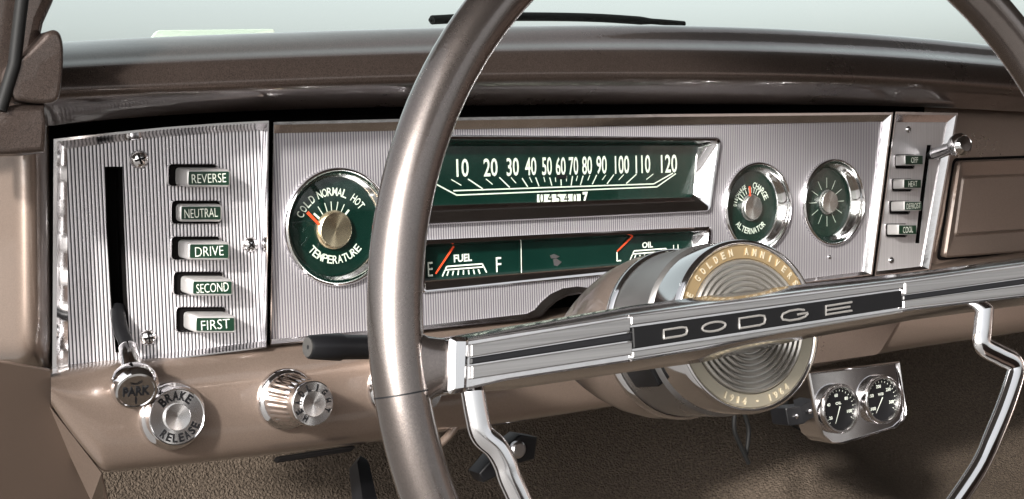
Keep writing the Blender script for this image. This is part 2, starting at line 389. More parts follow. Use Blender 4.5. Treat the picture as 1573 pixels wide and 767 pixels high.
holes = [circ(TG[0], TG[1], TG[2] * .93), circ(G2[0], G2[1], G2[2] * .93), circ(G3[0], G3[1], G3[2] * .93),
         [(p[0], p[1]) for p in rloop(spd_out, .004, 0, grow=-.003)], [(p[0], p[1]) for p in rloop(ful_out, .003, 0, grow=-.002)]]
inn = pts(MAIN, INN); outl = pts(MAIN, OUT)
v, f = plate([inn] + holes, -.0012, 0)
MB().add(v, f, None, False).build('faceplate', RIB, panel)
# chrome trim round the edge: rises from the ribbed plate, rolls over and turns back
def framing(inn, outl, hi, parent, m, name='edge_trim', back=-.012):
    mid = [((a[0] + b[0]) / 2, (a[1] + b[1]) / 2) for a, b in zip(inn, outl)]
    q = [((a[0] + b[0] * 3) / 4, (a[1] + b[1] * 3) / 4) for a, b in zip(inn, outl)]
    v, f = loft([[(*p, -.001) for p in inn], [(*p, hi * .25) for p in inn], [(*p, hi * .7) for p in mid], [(*p, hi) for p in q], [(*p, hi) for p in outl], [(*p, back) for p in outl]])
    return MB().add(v, [tuple(reversed(x)) for x in f]).build(name, m, parent, ang=25)
framing(inn, outl, .005, panel, CHROME2)
o = MB(); 
for (x, y) in ((1240, 395), (1271, 396)):
    pass
u, vv = onp(MAIN, 1274, 395); o.add(*lathe([(.0022, 0), (.002, .001), (.001, .0016), (0.0001, .0018)], 20), Matrix.Translation((u, vv, 0)))
o.build('rivet', CHROME, panel)

def gauge(name, label, c, depth, needle, build):
    R = c[2]; dr = .82 if depth < .007 else .78
    g = empty(name, at(MAIN, c[0], c[1]), label, 'gauge')
    MB().add(*lathe([(R, -.001), (R, .002), (R * .985, .0038), (R * .955, .0045), (R * .935, .0038), (R * .93, .001), (R * (.93 - (.93 - dr) * .35), -depth * .3), (R * (.93 - (.93 - dr) * .75), -depth * .7), (R * dr, -depth), (R * dr, -depth - .003)], 96, False, False)).build('bezel', CHROME, g, ang=60)
    MB().add(*lathe([(R * .86, -depth - .002), (R * .86, -depth)], 64)).build('dial', GREEN, g)
    mb = MB(); build(mb, R * dr, -depth + .0004); mb.build('lettering', WHITE, g)
    if needle:
        mb = MB(); bar2(mb, (needle[0] * R, needle[1] * R), (needle[2] * R, needle[3] * R), R * .055, -depth + .0025, R * .04); mb.build('needle', RED, g)
    hr = R * needle[4] if needle else R * .26
    kx, ky = (needle[5] * R, needle[6] * R) if needle else (0, 0)
    MB().add(*lathe([(hr * 1.1, -depth), (hr * 1.1, -depth + .0015), (hr, -depth + .0018), (hr, -depth + .0045), (hr * .94, -depth + .0052), (hr * .5, -depth + .0048), (0.0002, -depth + .0046)], 48), Matrix.Translation((0, 0, 0))).build('hub_cap', SPUN if R > .045 else SPUNS, g, Matrix.Translation((kx, ky, 0)))
    lr = R * (dr + .03); MB().add(*lathe([(lr, -depth + .0065), (lr * .8, -depth + .0075), (lr * .45, -depth + .0085), (lr * .15, -depth + .0088), (.0002, -depth + .0088)], 56)).build('lens', LENS, g)
    return g
def d_temp(mb, R, z):
    cx, cy = -.05 * R, -.08 * R
    D = math.radians
    arctext(mb, 'COLD', cx, cy, .80 * R, D(153), D(124), R * .10, R * .17, z)
    arctext(mb, 'NORMAL', cx, cy, .80 * R, D(110), D(68), R * .11, R * .17, z)
    arctext(mb, 'HOT', cx, cy, .82 * R, D(52), D(36), R * .10, R * .17, z)
    arctext(mb, 'TEMPERATURE', 0, .02 * R, .70 * R, D(221), D(315), R * .115, R * .17, z, True)
    for i, a in enumerate((138, 122, 106, 92, 77, 62, 47)):
        a = D(a); k = .56 if i in (0, 6) else .6
        bar2(mb, (cx + .36 * R * math.cos(a), cy + .36 * R * math.sin(a)), (cx + k * R * math.cos(a), cy + k * R * math.sin(a)), R * (.045 if i in (0, 6) else .018), z)
    for i in range(16):
        a, b = D(62 + i * 3.6), D(65.8 + i * 3.6)
        bar2(mb, (cx + .39 * R * math.cos(a), cy + .39 * R * math.sin(a)), (cx + .39 * R * math.cos(b), cy + .39 * R * math.sin(b)), R * .018, z)
gauge('temperature_gauge', 'round green temperature gauge with brass hub left of the wheel rim', TG, .006, (-.52, .27, -.24, -.02, .30, -.03, -.05), d_temp)
def d_alt(mb, R, z):
    D = math.radians
    arctext(mb, 'CHARGE', 0, 0, .62 * R, D(78), D(24), R * .12, R * .18, z)
    arctext(mb, 'DISCHARGE', 0, 0, .62 * R, D(172), D(112), R * .06, R * .12, z)
    arctext(mb, 'ALTERNATOR', 0, .0, .68 * R, D(222), D(312), R * .11, R * .17, z, True)
    for i, a in enumerate((150, 138, 126, 114, 100, 88, 76, 66, 54)):
        a = D(a); bar2(mb, (.40 * R * math.cos(a), .40 * R * math.sin(a)), ((.55 + .0 * i) * R * math.cos(a), .55 * R * math.sin(a)), R * (.04 if i in (0, 8) else .02), z)
gauge('alternator_gauge', 'round green charge gauge nearest the column hub, orange needle upright', G2, .008, (-.09, .46, -.07, .24, .27, -.03, -.01), d_alt)
def d_clock(mb, R, z):
    for i in range(12):
        a = 2 * PI * i / 12
        bar2(mb, (.42 * R * math.cos(a), .42 * R * math.sin(a)), (.72 * R * math.cos(a), .72 * R * math.sin(a)), R * .014, z)
g3 = gauge('clock_gauge', 'round green dial with plain hairline ticks and no lettering', G3, .008, None, d_clock)

# rectangular bezels
def rect_bezel(parent, o4, i4, h, depth, rad, low, zb):
    # the lower wall flares out to a shallow lip; the upper wall runs in to the dial
    i4 = [low[0], low[1], i4[2], i4[3]]
    ym = (i4[0][1] + i4[3][1]) / 2
    tilt = lambda L: [(p[0], p[1], -zb if p[1] < (ym + (i4[1][1] - i4[0][1]) * ((p[0] - i4[0][0]) / (i4[1][0] - i4[0][0]) - .5)) else -depth) for p in L]
    L = [rloop(o4, rad, -.001), rloop(o4, rad, h * .7), rloop(o4, rad, h, grow=-.0012), rloop(o4, rad * .8, h * .9, grow=-.0035), tilt(rloop(i4, .003, 0)), rloop(i4, .003, -depth - .003)]
    v, f = loft(L); return MB().add(v, f).build('bezel', CHROME, parent, ang=35)
SD = .012
spd = empty('speedometer', MAIN, 'wide rectangular green speedometer numbered to 120 with mileage counter', 'speedometer')
spd_dial = quad(MAIN, [(648, 225), (1073, 224), (1064, 303), (640, 318)], -SD)
rect_bezel(spd, spd_out, spd_dial, .0055, SD, .005, quad(MAIN, [(648, 225), (1073, 224), (1064, 303), (640, 317)], -.004), .004)
MB().add(*slab(rloop and [(p[0], p[1]) for p in [(spd_dial[0][0] - .004, spd_dial[0][1] - .004), (spd_dial[1][0] + .004, spd_dial[1][1] - .004), (spd_dial[2][0] + .004, spd_dial[2][1] + .003), (spd_dial[3][0] - .004, spd_dial[3][1] + .003)]], .001, -SD - .004, -SD)).build('dial', GREEN, spd)
zx = lambda x, y: (x / 2.645 + 630, y / 2.645 + 170)
mb = MB(); Z = -SD + .0006
def P4(x, y): return onp(MAIN, *zx(x, y), Z)
for s_, x, y, wpx in (('10', 213, 233, 50), ('20', 327, 231, 57), ('30', 417, 229, 50), ('40', 490, 227, 46), ('50', 556, 226, 40), ('60', 612, 226, 40), ('70', 664, 225, 38), ('80', 719, 223, 40), ('90', 778, 221, 42), ('100', 861, 220, 58), ('110', 946, 218, 60), ('120', 1052, 216, 66)):
    a = P4(x - wpx / 2, y); b = P4(x + wpx / 2, y); c_ = P4(x, y - 37); d_ = P4(x, y + 37); cc = P4(x, y)
    text(mb, s_, cc[0], cc[1], b[0] - a[0], c_[1] - d_[1], Z, 0, .015)
tk = [(235, 278, 295, 318), (363, 272, 405, 313), (455, 275, 478, 310), (510, 272, 524, 308), (567, 272, 576, 305), (613, 280, 614, 305), (660, 266, 654, 305), (703, 265, 692, 303), (758, 262, 740, 300), (828, 260, 800, 298), (920, 258, 878, 297)]
for a in tk: bar2(mb, P4(*a[:2]), P4(*a[2:]), .0011, Z)
tk = [(167, 280, 208, 304), (308, 278, 335, 300), (410, 272, 430, 295), (485, 270, 495, 292), (543, 270, 548, 290), (590, 272, 592, 290), (637, 265, 635, 288), (680, 265, 675, 286), (730, 263, 722, 284), (795, 262, 780, 282), (868, 260, 848, 282), (988, 258, 960, 280)]
for a in tk: bar2(mb, P4(*a[:2]), P4(*a[2:]), .0008, Z)
for a in [(176, 326, 990, 298), (188, 344, 1005, 310), (90, 291, 190, 344), (20, 255, 90, 291), (1080, 256, 1003, 310), (1068, 254, 990, 298)]: bar2(mb, P4(*a[:2]), P4(*a[2:]), .0011, Z)
mb.build('lettering', WHITE, spd)
mb = MB(); bar2(mb, P4(592, 268), P4(633, 267), .003, Z + .001); mb.build('needle', BLACK, spd)
mb = MB()
mb.add(*slab([P4(516, 372), P4(692, 369), P4(692, 339), P4(516, 341)], .0004, Z, Z + .0006, .0002), None, False)
oc = mb.build('mileage_counter', WHITE, spd)
mb = MB()
for i, ch in enumerate('045403'):
    x = 532 + i * 33.5; cc = P4(x, 356); text(mb, ch, cc[0], cc[1] + .0003, .0050, .0094, Z + .0009, 0, 0)
mb.build('digits', BLACK, oc)
mb = MB(); c4 = P4(708, 353); text(mb, '7', c4[0], c4[1], .0058, .0098, Z + .0014, 0, .05); mb.build('last_digit', WHITE, oc)

c4 = [(spd_dial[0][0], spd_dial[0][1]), (spd_dial[1][0], spd_dial[1][1]), (spd_dial[2][0], spd_dial[2][1]), (spd_dial[3][0], spd_dial[3][1])]
MB().add([(*c4[0], -SD + .0032), (*c4[1], -SD + .0032), (*c4[2], -SD + .0022), (*c4[3], -SD + .0022)], [(0, 1, 2, 3)]).build('lens', LENS, spd)
FD = .009
ful = empty('fuel_and_oil_gauge', MAIN, 'narrow rectangular green gauge strip reading FUEL and OIL', 'gauge')
fd = quad(MAIN, [(652, 380), (1066, 359), (1062, 396), (650, 431)], -FD)
rect_bezel(ful, ful_out, fd, .004, FD, .004, quad(MAIN, [(652, 380), (1066, 359), (1062, 398), (650, 432)], -.0015), .0015)
MB().add(*slab([(fd[0][0] - .004, fd[0][1] - .004), (fd[1][0] + .004, fd[1][1] - .004), (fd[2][0] + .004, fd[2][1] + .004), (fd[3][0] - .004, fd[3][1] + .004)], .001, -FD - .004, -FD)).build('dial', GREEN, ful)
zx5 = lambda x, y: (x / 3.42 + 640, y / 3.42 + 340)
Z5 = -FD + .0006
def P5(x, y): return onp(MAIN, *zx5(x, y), Z5)
mb = MB()
def tb(s_, x, y, wpx, hpx, bold=.03):
    a = P5(x - wpx / 2, y); b = P5(x + wpx / 2, y); c_ = P5(x, y - hpx / 2); d_ = P5(x, y + hpx / 2); cc = P5(x, y)
    text(mb, s_, cc[0], cc[1], b[0] - a[0], c_[1] - d_[1], Z5, 0, bold)
tb('FUEL', 243, 193, 95, 40); tb('F', 431, 228, 28, 78, 0); tb('E', 72, 252, 26, 76, 0)
tb('OIL', 1213, 124, 56, 32); tb('L', 1062, 186, 24, 50, 0); tb('H', 1362, 150, 28, 52, 0)
def fscale(o_, k=1):
    for a in [(135, 290, 158, 238), (158, 238, 345, 224), (345, 224, 368, 270), (148, 256, 352, 240)]: bar2(mb, P5(a[0] * k + o_[0], a[1] * k + o_[1]), P5(a[2] * k + o_[0], a[3] * k + o_[1]), .0012, Z5)
    for i in range(7):
        x = 168 + i * 26; y = 262 - i * 1.6; dx = (i - 3) * 3
        bar2(mb, P5(x * k + o_[0], y * k + o_[1]), P5((x + dx) * k + o_[0], (y + 24) * k + o_[1]), .0012, Z5)
fscale((0, 0)); fscale((1000, -58), .9)
mb.build('lettering', WHITE, ful)
mb = MB(); bar2(mb, P5(545, 95), P5(547, 275), .0008, Z5 + .001); mb.build('divider', WHITE, ful)
mb = MB(); bar2(mb, P5(190, 132), P5(95, 275), .0018, Z5 + .0015, .0014); mb.build('needle', RED, ful)
mb = MB(); bar2(mb, P5(1130, 78), P5(1048, 158), .0018, Z5 + .0015, .0014); mb.build('needle', RED, ful)
mb = MB()
for L in ([(700, 180), (722, 172), (752, 186), (730, 196), (706, 196)], [(716, 200), (735, 196), (762, 214), (740, 236), (722, 232)]):
    q = [P5(*p) for p in L]; mb.add([(*p, Z5) for p in q], [tuple(range(len(q)))], None, False)
mb.build('pale_marks', SATIN, ful)  # two small pale shapes on the dial between FUEL and OIL

# ================================================================== screws
def screw(parent, F, px, py, rad, rot=.4):
    u, v_ = onp(F, px, py, .001)
    M = Matrix.Translation((u, v_, .0)) @ Matrix.Rotation(rot, 4, 'Z')
    s = MB().add(*lathe([(rad * 1.0, 0), (rad, rad * .15), (rad * .8, rad * .42), (rad * .5, rad * .58), (rad * .2, rad * .64), (.0001, rad * .65)], 32)).build('screw', CHROME2, parent, M)
    m2 = MB()
    for a in (0, PI / 2):
        m2.add(*slab([(-rad * .55, -rad * .1), (rad * .55, -rad * .1), (rad * .55, rad * .1), (-rad * .55, rad * .1)], rad * .05, rad * .5, rad * .67 + a * .0001, .0001), Matrix.Rotation(a, 4, 'Z'), False)
    m2.build('cross_slot', DARK, s)

# ================================================================== TRANSMISSION PANEL
tp = empty('transmission_panel', LEFT, 'ribbed aluminium panel with five green pushbuttons and lever slot', 'control panel')
o_px = [(80, 214), (160, 205), (250, 196), (330, 190), (408, 186), (405, 532), (300, 545), (190, 559), (78, 575)]
i_px = [(102, 229), (170, 219), (250, 210), (330, 204), (400, 200), (400, 524), (300, 536.5), (190, 551), (104, 564)]
slot = pts(LEFT, [(162, 257), (187, 257), (190, 350), (194, 450), (200, 541), (178, 541), (170, 450), (164, 350)])
inn = pts(LEFT, i_px); outl = pts(LEFT, o_px)
v, f = plate([inn, slot], -.0012, 0); MB().add(v, f, None, False).build('faceplate', RIBL, tp)
framing(inn, outl, .009, tp, CHROME)
cx_ = sum(p[0] for p in slot) / 8; cy_ = sum(p[1] for p in slot) / 8
sl0 = [(p[0], p[1], .0008) for p in slot]; sl1 = [(cx_ + (p[0] - cx_) * .8, cy_ + (p[1] - cy_) * .985, -.002) for p in slot]; sl2 = [(p[0], p[1], -.02) for p in sl1]
sl00 = [(cx_ + (p[0] - cx_) * 1.08, cy_ + (p[1] - cy_) * 1.005, .0002) for p in slot]
v, f = loft([sl00, sl0, sl1, sl2], True, False, True); MB().add(v, [tuple(reversed(x)) for x in f]).build('lever_slot', DARK, tp)
for a in ((214, 245, .0068, .3), (385, 376, .0058, .8), (228, 519, .0060, .1)): screw(tp, LEFT, *a)
BT = [('REVERSE', (256, 251, 334, 287), (286, 260, 355, 288), .020), ('NEUTRAL', (261, 307, 339, 345), (275, 314, 342, 341), .008),
      ('DRIVE', (261, 362, 339, 400), (288, 372, 354, 400), .020), ('SECOND', (264, 416, 343, 454), (293, 429, 359, 455), .021), ('FIRST', (268, 470, 347, 511), (298, 485, 363, 512), .022)]
def rect(F, b, h): return quad(F, [(b[0], b[1]), (b[2], b[1]), (b[2], b[3]), (b[0], b[3])], h)
def inset(c4, k): return [(p[0], p[1]) for p in rloop(c4, 1e-5, 0, 0, grow=-k)]
def shrink(c4, k):
    L = rloop(c4, 1e-6, 0, 1, grow=-k); return [L[0][:2], L[2][:2], L[4][:2], L[6][:2]]
def button(parent, F, word, bz, cp, h, fs=1.0, face=None, rimw=.0017):
    c0 = rect(F, bz, 0); c1 = rect(F, cp, h)
    b = empty('push_button', Matrix.Identity(4), None, None); b.parent = parent; b.matrix_world = parent.matrix_world
    b.matrix_parent_inverse = Matrix.Identity(4); b.matrix_local = Matrix.Identity(4)
    v, f = loft([rloop(c0, .004 * fs, -.001), rloop(c0, .004 * fs, .0018 * fs), rloop(c0, .0035 * fs, .0034 * fs, grow=-.0006 * fs), rloop(c0, .003 * fs, .0014 * fs, grow=-.0012 * fs), rloop(c0, .003 * fs, .0002, grow=-.0014 * fs)], True, False, False)
    MB().add(v, f).build('surround', CHROME2, b)
    v, f = slab(shrink(c0, .0012 * fs), .002 * fs, -.006, .0004); MB().add(v, f).build('recess', DARK, b)
    # cap: same width from the slot to the face, very slightly tapered
    w1 = c1[1][0] - c1[0][0]; cxx = sum(p[0] for p in c0) / 4; cyy = sum(p[1] for p in c0) / 4
    cxf = sum(p[0] for p in c1) / 4; cyf = sum(p[1] for p in c1) / 4
    base = [(p[0] + (cxx - cxf) * .6, p[1] + (cyy - cyf) * .6) for p in c1]
    v, f = loft([rloop(base, .0032 * fs, -.004), rloop(c1, .0032 * fs, h - .0022 * fs), rloop(c1, .003 * fs, h - .0006 * fs, grow=-.0004 * fs), rloop(c1, .0025 * fs, h, grow=-.0011 * fs)], True, False, True)
    MB().add(v, f).build('cap', CAPM, b, ang=50)
    fc = shrink(c1, rimw)
    v, f = loft([rloop(fc, .0008 * fs, h + .00005), rloop(fc, .0008 * fs, h + .0004)], True, True, True); lab = MB().add(v, f, None, False).build('label_plate', GREENL, b)
    x0 = min(p[0] for p in fc); x1 = max(p[0] for p in fc); y0 = min(p[1] for p in fc); y1 = max(p[1] for p in fc)
    mb = MB(); text(mb, word, (x0 + x1) / 2, (y0 + y1) / 2, min((x1 - x0) * .84, len(word) * (y1 - y0) * .36), (y1 - y0) * .60, h + .0007, 0, -.012)
    mb.build('lettering', PRINT, lab)
    return b
for wd, bz, cp, h in BT:
    b = button(tp, LEFT, wd, bz, cp, h)
    b['label'] = 'green-faced push button reading ' + wd
# park lever
lev = empty('park_lever', LEFT, 'chrome lever with round PARK knob at the foot of the slot', 'lever')
p0 = Vector((*onp(LEFT, 180, 470, -.004), -.004)); p1 = Vector((*onp(LEFT, 184, 500, .010), .010)); p2 = Vector((*onp(LEFT, 196, 532, .024), .024)); p3 = Vector((*onp(LEFT, 204, 572, .040), .040))
MB().add(*tube(smoothpath([p0, p1, p2], 6), [.0055] * 13, 20, flat=.55)).build('stem', BLACK, lev)
MB().add(*tube([p2, p2 + (p3 - p2) * .05, p3], [.0060, .0066, .0072], 32)).build('sleeve', CHROME, lev)
kf = Vector((*onp(LEFT, 209, 606, .052), .052)); kb = Vector((*onp(LEFT, 205, 588, .040), .040))
ax = (kf - kb); ax = (Vector((.05, -.42, 1))).normalized()
KM = Matrix.Translation(kb) @ ax.to_track_quat('Z', 'Y').to_matrix().to_4x4()
KM = Matrix.Translation(kb) @ frame((0, 0, 0), Vector((1, 0, 0)), ax.cross(Vector((1, 0, 0))).normalized())
MB().add(*lathe([(.007, -.010), (.0135, -.006), (.0160, -.001), (.0168, .004), (.0160, .0085), (.0140, .0115), (.0125, .0118), (.0120, .0110), (.0001, .0110)], 56)).build('knob', CHROME, lev, KM)
mb = MB(); text(mb, 'PARK', 0, .0, .018, .0068, .0117, 0, .03, .05)
bar2(mb, (0, -.005), (0, -.010), .0012, .0118); bar2(mb, (-.004, .0065), (0, .0055), .0008, .0118); bar2(mb, (0, .0055), (.004, .0075), .0008, .0118)
mb.build('lettering', BLACK, lev, KM)

# ================================================================== HEATER PANEL
hp = empty('heater_control', MAIN, 'narrow brushed metal heater panel with four small pushbuttons', 'control panel')
o_px = [(1371, 172), (1467, 174), (1444, 300), (1424, 414), (1380, 420), (1339, 424), (1355, 300)]
i_px = [(1374, 188), (1454, 188), (1434, 300), (1415, 409), (1380, 413), (1344, 417), (1359, 300)]
inn = pts(MAIN, i_px); outl = pts(MAIN, o_px)
slot = pts(MAIN, [(1424, 223), (1431, 223), (1421, 300), (1413, 374), (1406, 374), (1414, 300)])
v, f = plate([inn, slot], -.0012, 0); MB().add(v, f, None, False).build('faceplate', brushed('brushed_heater_plate', (.50, .485, .495), .36, 0, .6), hp)
framing(inn, outl, .004, hp, CHROME2)
v, f = loft([[(*p, -.001) for p in slot], [(*p, -.02) for p in slot]], True, False, True); MB().add(v, f, None, False).build('lever_slot', DARK, hp)
screw(hp, MAIN, 1396, 199, .0036, .5); screw(hp, MAIN, 1370, 400, .0036, .1)
for wd, bz, cp, h in [('OFF', (1373, 237, 1403, 260), (1390, 238, 1418, 254), .014), ('HEAT', (1368, 274, 1399, 295), (1388, 275, 1415, 290), .013),
                      ('DEFROST', (1364, 308, 1396, 330), (1389, 309, 1416, 324), .016), ('COOL', (1359, 343, 1391, 365), (1380, 345, 1408, 361), .014)]:
    b = button(hp, MAIN, wd, bz, cp, h, .6, rimw=.0009); b['label'] = 'small green-faced button reading ' + wd
hl = empty('heater_lever', MAIN, 'short chrome lever with ball knob on the heater panel', 'lever')
a = Vector((*onp(MAIN, 1426, 240, .0), .0)); b_ = Vector((*onp(MAIN, 1434, 238, .008), .008)); c_ = Vector((*onp(MAIN, 1472, 224, .040), .040))
MB().add(*tube([a, a + (c_ - a) * .25], [.003, .0065], 20)).build('collar', BLACK, hl)
MB().add(*tube([a + (c_ - a) * .2, a + (c_ - a) * .3, a + (c_ - a) * .75, a + (c_ - a) * .95], [.0062, .0066, .0060, .0075], 32)).build('stem', CHROME, hl)
d = (c_ - a).normalized(); KM = Matrix.Translation(c_ + d * .002) @ d.to_track_quat('Z', 'Y').to_matrix().to_4x4()
MB().add(*lathe([(.005, -.0115), (.0085, -.009), (.0115, -.004), (.0123, 0), (.0115, .0045), (.0085, .0080), (.0080, .0076), (.0001, .0080)], 48)).build('knob', CHROME, hl, KM)

# ================================================================== DASH RIGHT END, GLOVE BOX
rows = []
for x in (1420, 1480, 1600, 1760):
    rows.append([tuple(q) for q in (atY(x, 165 + (x - 1420) * .03, .02), atY(x, 185 + (x - 1420) * .03, .014), atY(x, 240, .012), atY(x, 330, .012), atY(x, 425 - (x - 1420) * .1, .014), atY(x, 440, .02))])
n = 6
pf = [(i * n + j, i * n + j + 1, (i + 1) * n + j + 1, (i + 1) * n + j) for i in range(3) for j in range(n - 1)]
GB = frame((.7, .012, 0), (1, 0, 0), (0, 0, 1))
gp = MB().add([p for R_ in rows for p in R_], pf).build('passenger_dashboard', TAN)
tag(gp, 'plain tan dashboard face right of the heater panel', 'dashboard')
gl = empty('glovebox_door', GB, 'tan glovebox door with raised rim at the edge of the dashboard', 'glovebox door')
q_out = quad(GB, [(1466, 247), (1760, 236), (1760, 372), (1443, 396)]); q_in = quad(GB, [(1476, 273), (1760, 262), (1760, 340), (1464, 361)])
v, f = loft([rloop(q_out, .006, -.001), rloop(q_out, .006, .005), rloop(q_out, .005, .007, grow=-.002), rloop(q_out, .005, .006, grow=-.005), rloop(q_in, .004, .003, grow=.002), rloop(q_in, .004, .0045), rloop(q_in, .004, .002, grow=-.0015)], True, False, True)
MB().add(v, f).build('door_panel', TAN, gl, ang=30)
MB().add(*loft([rloop(q_out, .007, -.001, grow=.0028), rloop(q_out, .007, .0008, grow=.0028)], True, True, True)).build('door_gap', DARK, gl)

# ================================================================== KNOBS ON THE LOWER DASH
def knob(name, label, px, py, prof, mb_fn, discr, fh):
    u, v_ = onp(LOW, px, py, 0.0)
    k = empty(name, at(LOW, u, v_), label, 'knob', 'chrome knobs on the lower dashboard')
    fr = .0200 if fh < .02 else .0156
    MB().add(*lathe([(fr, fh - .0010), (discr * 1.02, fh - .0012)], 72, False, False)).build('face_ring', SPUNS, k)
    bv, bf = lathe(prof, 192, False, True)
    if fh > .02: bv = [((x * q, y * q, z)) for x, y, z in bv for q in (1 + (-.022 * math.cos(26 * math.atan2(y, x)) if .0085 < z < .037 else 0),)]
    MB().add(bv, bf).build('body', CHROME, k, ang=50)
    MB().add(*lathe([(discr * 1.04, fh - .002), (discr * 1.04, fh + .0008), (discr, fh + .0012), (.0001, fh - .0005)], 56)).build('centre_disc', SPUNS, k)
    mb = MB(); mb_fn(mb); mb.build('lettering', BLACK, k)
D = math.radians
def w1(mb):
    arctext(mb, 'BRAKE', 0, 0, .0150, D(130), D(50), .0042, .0066, .0096, bold=.03)
    arctext(mb, 'RELEASE', 0, 0, .0150, D(226), D(330), .0036, .0060, .0096, True, bold=.03)
knob('brake_release_knob', 'low chrome knob reading BRAKE RELEASE beneath the PARK lever', 265, 639,
     [(.0240, -.004), (.0240, .0015), (.0228, .0035), (.0210, .005), (.0208, .0085), (.0200, .0098), (.0188, .0088), (.0100, .0086), (.0001, .0086)], w1, .0092, .0102)
def w2(mb): arctext(mb, 'HEADLIGHT', 0, 0, .0118, D(235), D(-28), .0030, .0050, .0472, bold=.03)
knob('headlight_knob', 'tall conical chrome knob in the open between brake knob and wheel rim', 440, 613,
     [(.0230, -.004), (.0230, .0015), (.0215, .0035), (.0198, .0045), (.0196, .008), (.0184, .010), (.0174, .026), (.0166, .036), (.0162, .038), (.0166, .042), (.0163, .0462), (.0156, .0466), (.0150, .0460), (.0085, .0455), (.0001, .0452)], w2, .0090, .0476)
def w3(mb): arctext(mb, 'WIPER', 0, 0, .0118, D(150), D(30), .0030, .0050, .0472, bold=.03)
knob('wiper_control', 'conical chrome knob almost hidden behind the steering wheel rim', 606, 594,
     [(.0230, -.004), (.0230, .0015), (.0215, .0035), (.0198, .0045), (.0196, .008), (.0184, .010), (.0174, .026), (.0166, .036), (.0162, .038), (.0166, .042), (.0163, .0462), (.0156, .0466), (.0150, .0460), (.0085, .0455), (.0001, .0452)], w3, .0090, .0476)

# ================================================================== STEERING WHEEL
sw = empty('steering_wheel', WH, 'large bronze steering wheel with a wide chrome spoke', 'steering wheel')
N = 160; RR = .205
path = [(RR * math.cos(2 * PI * i / N), RR * math.sin(2 * PI * i / N), 0) for i in range(N)]
v, f = tube(path, .0111, 36, True); MB().add(v, f).build('rim', RIMP, sw, ang=80)
# thin seams in the rim
sx = -1
lp = Vector((*onp(WH, 607, 607), 0)); a = math.atan2(lp.y, lp.x)
for aa in (a, PI - a):
    mb = MB(); mb.add(*tube([(RR * math.cos(aa - .0016), RR * math.sin(aa - .0016), 0), (RR * math.cos(aa + .0016), RR * math.sin(aa + .0016), 0)], .01115, 36))
    mb.build('rim_seam', BLACK, sw)
# spoke: back body, bevel, front face
def PW(L, h): return [(*p, h) for p in pts(WH, L, h)]
base = [(684, 607), (684, 519), (780, 502), (968, 470), (1083, 455), (1240, 436), (1400, 419), (1580, 395), (1760, 372), (1760, 452), (1580, 468), (1400, 492), (1240, 520), (1083, 556), (965, 572), (780, 599)]
top = [(712, 600), (716, 522), (780, 512), (968, 483), (1083, 467), (1240, 447), (1400, 428), (1580, 403), (1760, 380), (1760, 440), (1580, 456), (1400, 477), (1240, 503), (1083, 537), (965, 556), (780, 584)]
fh = .010
B = PW(base, -.004); T = PW(top, fh)
bk = [(p[0], p[1], -.012) for p in B]
v, f = loft([bk, B, T], True, True, False)
MB().add(v, [tuple(reversed(x)) for x in f], None, False).build('spoke_body', CHROME, sw)
v, f = loft([T, [(p[0], p[1], fh - .0015) for p in PW([(x, y + (3 if i in range(1, 9) else -3)) if i not in (0, 1) else (x + 3, y + (-4 if i == 0 else 3)) for i, (x, y) in enumerate(top)], fh)]], True, False, True)
MB().add(v, [tuple(reversed(x)) for x in f], None, False).build('spoke_face', CHROME2, sw)
def strip(name, L, z0, z1, m, rad=.0006):
    c4 = quad(WH, L, z1); v, f = slab(c4, rad, z0, z1, .0005); return MB().add(v, f).build(name, m, sw, ang=30)
strip('spoke_insert', [(724, 529), (969, 488), (969, 509), (724, 549)], fh - .004, fh + .0006, BRUSH)
strip('spoke_insert', [(725, 562), (972, 525), (972, 545), (725, 583)], fh - .004, fh + .0006, BRUSH)
strip('spoke_insert', [(1390, 434), (1756, 384), (1756, 401), (1390, 453)], fh - .004, fh + .0006, BRUSH)
strip('spoke_insert', [(1388, 462), (1756, 415), (1756, 432), (1388, 474)], fh - .004, fh + .0006, BRUSH)
strip('spoke_groove', [(724, 550), (971, 511), (971, 523), (724, 560)], fh - .004, fh - .0002, BLACK)
strip('spoke_groove', [(1388, 454), (1756, 403), (1756, 412), (1388, 462)], fh - .004, fh - .0002, BLACK)
plq = strip('name_plate', [(972, 503), (1386, 446), (1386, 472), (974, 536)], fh - .004, fh + .0012, PLATEB)
# satin side faces above and below the name plate
strip('spoke_insert', [(970, 486), (1390, 434), (1390, 443), (970, 500)], fh - .004, fh + .0004, BRUSH)
strip('spoke_insert', [(972, 540), (1388, 476), (1388, 480), (972, 551)], fh - .004, fh + .0004, BRUSH)
# raised outlined letters D O D G E
mb = MB()
def Lw(px, py): 
    p = onp(WH, px, py, fh + .0018); return Vector((p[0], p[1], fh + .0016))
def letter(paths):
    for L in paths:
        mb.add(*tube([Lw(*p) for p in L], .00055, 8))
slope = -.157
def LP(cx, cy, hw, hh, P): return [(cx + a * hw, cy + b * hh + a * hw * slope) for a, b in P]
DD = [(-1, 1), (-1, -1), (.55, -1), (.92, -.75), (1, 0), (.92, .75), (.55, 1), (-1, 1), (-1, .2)]
OO = [(math.cos(t * PI / 8), math.sin(t * PI / 8)) for t in range(17)]
GG = [(.75, -.7), (.3, -1), (-.4, -.97), (-.9, -.55), (-1, 0), (-.9, .55), (-.4, .97), (.3, 1), (.8, .72), (1, .3), (1, 0), (.25, 0)]
E1 = [(1, -1), (-1, -1), (-1, 1), (1, 1)]; E2 = [(-1, 0), (.85, 0)]
